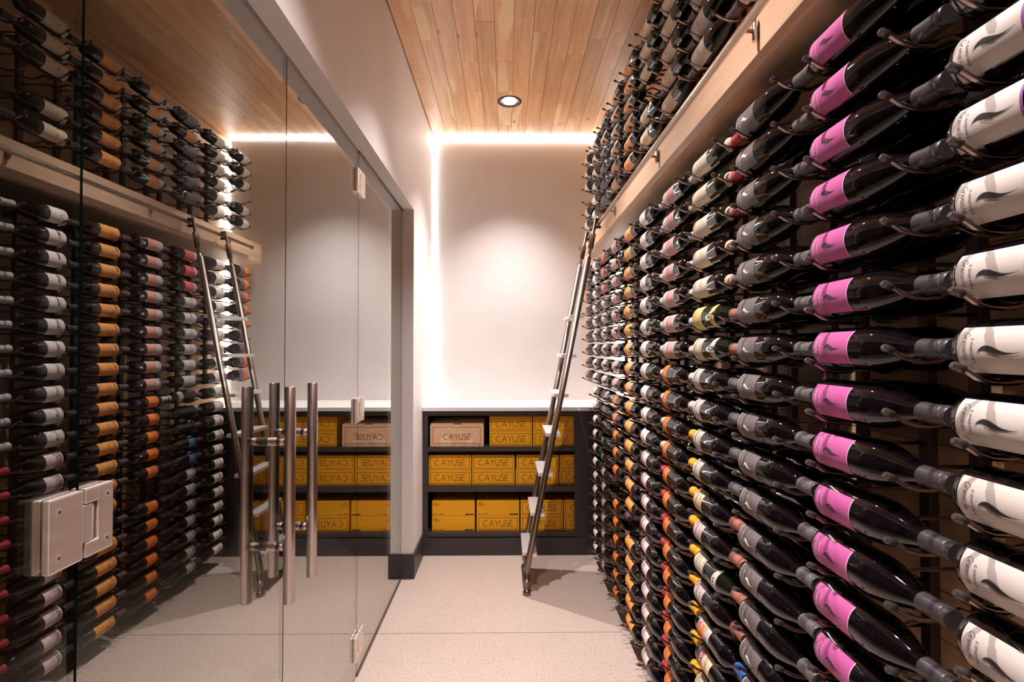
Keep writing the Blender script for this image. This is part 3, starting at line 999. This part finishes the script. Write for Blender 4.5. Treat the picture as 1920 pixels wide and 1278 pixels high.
# style -> shape, label pieces, capsule material and start, words
STYLES = {
    'cream_feather': ('burg', [P_(.014, .110, 48, 'paper_cream'), P_(.1095, .1135, 48, 'ink_purple')], 'foil_black', .242, 'cream-label wine bottle with black feather'),
    'purple_feather': ('burg', [P_(.012, .116, 48, 'paper_purple'), P_(.1152, .1172, 48, 'ink_lilac')], 'foil_black', .242, 'purple-label wine bottle with dark feather'),
    'slate_feather': ('burg', [P_(.012, .106, 52, 'paper_slate'), P_(.011, .0128, 54, 'ink_white')], 'foil_grey', .242, 'slate-label wine bottle with white feather'),
    'old_cream': ('bord', [P_(.010, .130, 62, 'paper_old'), P_(.050, .0515, 34, 'ink_gold'), P_(.060, .0615, 40, 'ink_gold'), P_(.080, .0815, 30, 'ink_gold'), P_(.226, .254, 95, 'cork_cream')], 'foil_red', .254, 'wine bottle with aged cream label'),
    'old_blue_cap': ('bord', [P_(.010, .130, 62, 'paper_old'), P_(.055, .0565, 34, 'ink_gold'), P_(.080, .0815, 30, 'ink_gold'), P_(.226, .254, 95, 'cork_cream')], 'foil_plum', .254, 'cream-label wine bottle with plum capsule'),
    'yellow_crescent': ('burg', [P_(.010, .085, 66, 'paper_yellow'), P_(.058, .068, 8, 'art_orange'), P_(.036, .0375, 38, 'ink_gold'), P_(.044, .0455, 30, 'ink_gold'), ('c', .150, .176, 0, 74, 'paper_yellow'), P_(.160, .165, 8, 'ink_gold')], 'foil_brown', .235, 'yellow-label wine bottle with crescent neck label'),
    'cream_crescent': ('burg', [P_(.010, .085, 66, 'paper_old'), P_(.036, .0385, 62, 'ink_gold'), P_(.074, .0775, 66, 'ink_gold'), ('c', .150, .176, 0, 74, 'paper_greige')], 'foil_brown', .235, 'cream-label wine bottle with pale crescent neck label'),
    'beige': ('burg', [P_(.008, .076, 66, 'paper_beige'), P_(.030, .0315, 66, 'ink_gold'), P_(.052, .0532, 30, 'ink_gold')], 'foil_brown', .232, 'wine bottle with plain beige label'),
    'greige': ('burg', [P_(.008, .070, 66, 'paper_greige'), P_(.024, .0255, 66, 'foil_grey'), P_(.046, .0472, 34, 'foil_grey')], 'foil_grey', .232, 'wine bottle with grey-cream label'),
    'pink_grey': ('burg', [P_(.008, .076, 66, 'paper_pink_grey'), P_(.028, .0295, 66, 'ink_red'), P_(.052, .0532, 30, 'foil_grey')], 'foil_brown', .232, 'wine bottle with pinkish grey label'),
    'abstract': ('bord', [P_(.028, .120, 60, 'paper_greige'), P_(.034, .050, 44, 'art_red'), ('p', .046, .082, -52, 10, 'art_orange'), ('p', .060, .078, -10, 48, 'art_orange'), ('p', .055, .068, -54, -26, 'art_violet'), ('p', .086, .102, -48, 6, 'art_blue')], 'foil_blue', .245, 'wine bottle with colourful abstract label'),
    'red_band': ('bord', [P_(.020, .045, 62, 'foil_plum'), P_(.040, .062, 62, 'ink_red'), P_(.062, .120, 62, 'paper_beige'), P_(.085, .095, 22, 'ink_gold')], 'foil_black', .245, 'wine bottle with red-banded beige label'),
    'mauve': ('bord', [P_(.006, .138, 62, 'paper_greige'), P_(.048, .128, 58, 'paper_mauve')], 'foil_silver', .240, 'mauve-label wine bottle'),
    'orange': ('burg', [P_(.006, .058, 68, 'paper_orange'), P_(.030, .0318, 68, 'ink_red')], 'foil_yellow', .236, 'orange-label wine bottle with yellow capsule'),
    'orange_grey': ('burg', [P_(.006, .058, 68, 'paper_orange'), P_(.030, .0318, 68, 'ink_red')], 'foil_silver', .236, 'orange-label wine bottle with silver capsule'),
    'white': ('burg', [P_(.008, .098, 64, 'paper_white'), P_(.030, .0318, 50, 'ink_gold'), P_(.040, .050, 8, 'ink_gold')], 'foil_silver', .236, 'white-label wine bottle with gold print'),
    'pink_white': ('burg', [P_(.006, .096, 66, 'paper_pink_white'), P_(.026, .0285, 66, 'ink_red'), P_(.0945, .097, 66, 'ink_red')], 'foil_red', .236, 'pinkish white-label wine bottle with red line'),
    'tan': ('bord', [P_(.012, .138, 60, 'paper_tan'), P_(.066, .069, 16, 'ink_red'), P_(.050, .062, 7, 'ink_gold')], 'foil_black', .240, 'tan-orange-label wine bottle'),
    'grey_pink': ('bord', [P_(.008, .135, 62, 'paper_silver'), P_(.060, .128, 56, 'paper_pink')], 'foil_plum', .240, 'pink and grey label wine bottle'),
    'orange_small': ('bord', [P_(.030, .115, 60, 'paper_orange')], 'foil_plum', .240, 'dark wine bottle with small orange label'),
    'red_small': ('bord', [P_(.020, .130, 60, 'paper_red'), P_(.012, .034, 60, 'paper_silver')], 'foil_plum', .240, 'rose-red-label wine bottle'),
    'silver': ('bord', [P_(.008, .130, 62, 'paper_silver'), P_(.064, .0660, 50, 'paper_graphite')], 'foil_plum', .240, 'silver-grey-label wine bottle'),
    'dark': ('burg', [P_(.010, .020, 62, 'paper_graphite')], 'foil_black', .225, 'nearly black wine bottle'),
    'blue': ('burg', [P_(.012, .075, 40, 'paper_blue')], 'foil_black', .225, 'black wine bottle with blue label'),
    'plum': ('burg', [P_(.012, .085, 56, 'ink_plum'), P_(.140, .180, 60, 'foil_silver')], 'foil_silver', .225, 'plum-label wine bottle with silver neck'),
    'smoke': ('burg', [P_(.006, .092, 64, 'paper_silver')], 'foil_black', .225, 'wine bottle with smoky grey label'),
    'white_small': ('bord', [P_(.008, .115, 62, 'paper_white'), P_(.046, .0475, 34, 'ink_red')], 'foil_plum', .240, 'small white-label wine bottle'),
    'orange_base': ('burg', [P_(.004, .062, 70, 'paper_orange'), P_(.062, .130, 66, 'paper_graphite')], 'foil_black', .232, 'wine bottle with orange and grey label'),
    'graphite': ('burg', [P_(.008, .130, 60, 'paper_graphite')], 'foil_silver', .232, 'graphite-label wine bottle'),
    'tan_grey': ('bord', [P_(.008, .130, 62, 'paper_silver'), P_(.050, .122, 50, 'paper_tan')], 'foil_grey', .240, 'tan and grey label wine bottle'),
    'ornate': ('bord', [P_(.008, .128, 62, 'paper_ornate'), P_(.055, .064, 12, 'ink_gold'), P_(.026, .0275, 52, 'ink_gold'), P_(.088, .0895, 52, 'ink_gold')], 'foil_plum', .240, 'cream-label wine bottle with ornate print'),
    'pale': ('burg', [P_(.008, .118, 62, 'paper_greige'), P_(.030, .0315, 52, 'ink_gold'), P_(.060, .070, 12, 'ink_gold')], 'foil_plum', .232, 'pale-label wine bottle'),
    'none': ('burg', [], 'foil_black', .236, 'unlabelled-looking black wine bottle'),
}
BUILT = {}


def style_parts(s):
    if s in BUILT:
        return BUILT[s]
    shape, pieces, cap, ca, words = STYLES[s]
    prof = BURG if shape == 'burg' else BORD
    subs = []
    if s == 'cream_feather':
        subs = [('emblem', feather_mesh(prof, 'ink_black', .044, .060, 1.0, .0009)), ('lettering', words_mesh(prof, "Grenache '11", 'ink_plum', .0225, .0085, .0006, .052, .28, .0009)),
                ('lettering', words_mesh(prof, 'CONDORS', 'ink_black', .0350, .0030, .0006, .034, 0, .0009))]
    elif s == 'purple_feather':
        subs = [('emblem', feather_mesh(prof, 'ink_plum', .046, .050, 1.1, .0009)), ('lettering', words_mesh(prof, "Grenache '11", 'ink_lilac', .0195, .0085, .0010, .048, .28, .0009)),
                ('lettering', words_mesh(prof, 'CONDORS', 'ink_lilac', .0330, .0034, .0009, .036, 0, .0009))]
    elif s == 'slate_feather':
        subs = [('emblem', feather_mesh(prof, 'ink_white', .040, .046, 1.5, .0009)), ('lettering', words_mesh(prof, 'CONDORS', 'ink_white', .0300, .0036, .0008, .036, 0, .0009))]
    elif s == 'red_band':
        subs = [('lettering', words_mesh(prof, 'DUS', 'ink_white', .043, .013, .0026, .046, 0, .0014))]
    BUILT[s] = (BODY[shape, 'bottle_green' if s in ('old_cream', 'yellow_crescent', 'cream_crescent', 'ornate') else 'bottle_glass'],
                label_mesh(prof, [p for p in pieces if p[1] < .14]) if pieces else None, subs, capsule_mesh(prof, cap, ca), words,
                label_mesh(prof, [p for p in pieces if p[1] >= .14], 'neck_label') if any(p[1] >= .14 for p in pieces) else None)
    return BUILT[s]


ORD = ['zeroth', 'first', 'second', 'third', 'fourth', 'fifth', 'sixth', 'seventh', 'eighth', 'ninth', 'tenth', 'eleventh', 'twelfth', 'thirteenth',
       'fourteenth', 'fifteenth', 'sixteenth', 'seventeenth', 'eighteenth', 'nineteenth', 'twentieth', 'twenty-first']
COLW = ['nearest', 'second nearest', 'third nearest', 'fourth nearest', 'fifth nearest', 'sixth nearest', 'fifth farthest', 'fourth farthest', 'third farthest', 'second farthest', 'farthest']
RND = random.Random(21)


def bottle(s, col, z, words, group, x=X_BOT, roll=None):
    body, lab, subs, cap, _, neck = style_parts(s)
    y = COL0 + PITCH * col + RND.uniform(-0.004, 0.004)
    shape = STYLES[s][0]
    sink = -0.0032 if shape == 'bord' else 0.0
    r = RND.uniform(-6, 6) if roll is None else roll
    b = add('wine_bottle', body, None, (x + RND.uniform(-0.0012, 0.0012), y, z + sink), (0, R(r), 0), label=words, cat='wine bottle', group=group)
    if lab:
        lo = add('label', lab, b)
        for nm, me in subs:
            add(nm, me, lo)
    add('capsule', cap, b)
    if neck:
        add('neck_label', neck, b)


def lower_style(c, k):
    if c == 0: return 'cream_feather'
    if c == 1: return 'purple_feather'
    if c == 2: return 'slate_feather'
    if c == 3:
        return {6: 'old_cream', 5: 'old_cream', 4: 'old_cream', 3: 'old_blue_cap', 2: 'old_blue_cap', 1: 'yellow_crescent', 0: 'cream_crescent', -1: 'greige', -2: 'greige', -3: 'greige',
                -4: 'greige', -5: 'beige', -6: 'pink_grey', -7: 'cream_crescent', -8: 'pink_grey', -9: 'abstract', -10: 'red_band'}.get(k, 'beige')
    if c == 4: return 'mauve' if k >= 0 else ('orange' if k <= -3 else 'orange_grey')
    if c == 5: return 'white' if k >= -4 else 'pink_white'
    if c == 6: return 'tan'
    if c == 7: return 'grey_pink' if k >= -2 else 'orange_small'
    if c == 8:
        if k >= 4: return 'red_small'
        if k >= -2: return 'silver'
        return {-3: 'plum', -4: 'dark', -5: 'dark', -6: 'blue', -7: 'blue'}.get(k, 'smoke')
    if c == 9: return 'white_small'
    return 'orange_base'


def upper_style(c, j):
    return {2: 'pale', 3: 'pale', 4: 'ornate', 5: 'ornate', 6: 'tan', 7: 'tan_grey', 8: 'tan_grey' if j == 4 else 'graphite', 9: 'white_small', 10: 'white'}[c]


LOW_GAPS = {(6, -9), (7, -8)}
UP_GAPS = {(5, 2), (10, 2)}


def upz(j):
    return EYE + (9.70 + j) * ROW


def build_bottles():
    for c in range(11):
        for k in range(6, -15, -1):
            if (c == 10 and k < -2) or (c, k) in LOW_GAPS:
                continue
            z = EYE + ROW * k
            near = COL0 + PITCH * c - 0.30
            if c < 3 and abs(z - EYE) - 0.06 > 0.72 * (COL0 + PITCH * c):      # far outside the frame
                continue
            s = lower_style(c, k)
            w = STYLES[s][4]
            bottle(s, c, z, '%s, %s below the beam, %s column' % (w, ORD[7 - k], COLW[c]), 'bottles below the oak beam')
    for c in range(2, 11):
        for j in range(6):
            if (c, j) in UP_GAPS or (c == 2 and j > 0) or (c == 3 and j > 3):
                continue
            s = upper_style(c, j)
            bottle(s, c, upz(j), '%s, %s above the beam, %s column' % (STYLES[s][4], ORD[j + 1], COLW[c]), 'bottles above the oak beam', roll=RND.uniform(-20, -8))
    back = {0: (4, 3, 2, -1), 1: (6, 5, 4, 3, 2, 1, 0, -1), 2: (5, 2, 1, 0, -3, -4, -5, -6, -7, -8), 3: (1, 0, -1, -2, -3, -4, -5, -6, -7, -8, -9),
            4: (-1, -2, -3, -4, -5, -6, -7, -8, -9, -10)}
    for c, ks in back.items():
        for k in ks:
            bottle('none', c, EYE + ROW * k, 'black wine bottle lying behind the %s bottle below the beam, %s column' % (ORD[7 - k], COLW[c]),
                   'second row of bottles behind the front ones', x=X_BOT2)


# ------------------------------------------------------------------ metal peg racks
def peg_mesh(neck):
    r = 0.0045
    dip = -0.0162 - r if neck else -0.0412 - r
    top = dip + 0.017
    pts = []
    x0, x1 = 0.615, 0.945
    keys = [(0.607, dip + 0.021), (0.618, dip + 0.017), (0.632, dip + 0.008), (0.652, dip + 0.001), (X_BOT, dip), (0.690, dip + 0.001), (0.705, dip + 0.0085), (0.7195, dip + 0.0135), (0.734, dip + 0.0085),
            (0.749, dip + 0.001), (X_BOT2, dip), (0.787, dip + 0.001), (0.804, dip + 0.0085), (0.822, dip + 0.0125), (0.86, dip + 0.0125), (0.940, dip + 0.0125)]
    bm = bmesh.new()
    tube(bm, [(x - X_BOT, 0, z) for x, z in keys], r, 8)
    tube(bm, [(0.600 - X_BOT, 0, dip + 0.0245), (0.602 - X_BOT, 0, dip + 0.0235), (0.616 - X_BOT, 0, dip + 0.018)], [0.0040, 0.0062, 0.0062], 10, mi=1)
    return finish(bm, 'peg', ['peg_metal', 'peg_tip'])


def build_racks():
    pb, pn = peg_mesh(False), peg_mesh(True)
    def rack(c, zs, words, group, z0, z1):
        y = COL0 + PITCH * c
        t = add('peg_rack', None, None, (X_BOT, y, z0), label=words, cat='wine rack', group=group)
        um = box_me('upright', (0.940 - X_BOT, 0.962 - X_BOT, -0.014, 0.014, 0.0, z1 - z0), 'upright_metal', 0.001)
        for dy in (-0.040, -0.250):
            add('upright', um, t, (0, dy, 0))
            # clips that hold the bar off the boards
            cm = box_me('wall_clip', (0.962 - X_BOT, X_RIGHT - 0.0003 - X_BOT, -0.02, 0.02, 0.04, 0.07), 'upright_metal')
            add('wall_clip', cm, t, (0, dy, 0))
            add('wall_clip', cm, t, (0, dy, z1 - z0 - 0.11))
        for z in zs:
            add('peg', pb, t, (0, -0.040, z - z0))
            add('peg', pn, t, (0, -0.250, z - z0))
    for c in range(11):
        ks = [k for k in range(6, -15, -1) if not (c == 10 and k < -2)]
        zs = [EYE + ROW * k for k in ks if not (c < 3 and abs(ROW * k) - 0.09 > 0.75 * (COL0 + PITCH * c))]
        lo = max(0.03, min(zs) - 0.07)
        if c < 3:
            lo = 0.03
        rack(c, zs, 'dark metal peg rack below the beam carrying the %s column of bottles' % COLW[c], 'peg racks below the beam', lo, EYE + 0.700)
    for c in range(2, 11):
        js = [j for j in range(6) if not (c == 2 and j > 0) and not (c == 3 and j > 3)]
        rack(c, [upz(j) for j in js], 'dark metal peg rack above the beam carrying the %s column of bottles' % COLW[c], 'peg racks above the beam', EYE + 0.869, upz(js[-1]) + 0.06)


build_room()
build_led()
build_ceiling()
build_timber_wall()
build_downlights()
build_glass()
build_cabinet()
build_beam()
build_cartons()
build_ladder()
build_racks()
build_bottles()
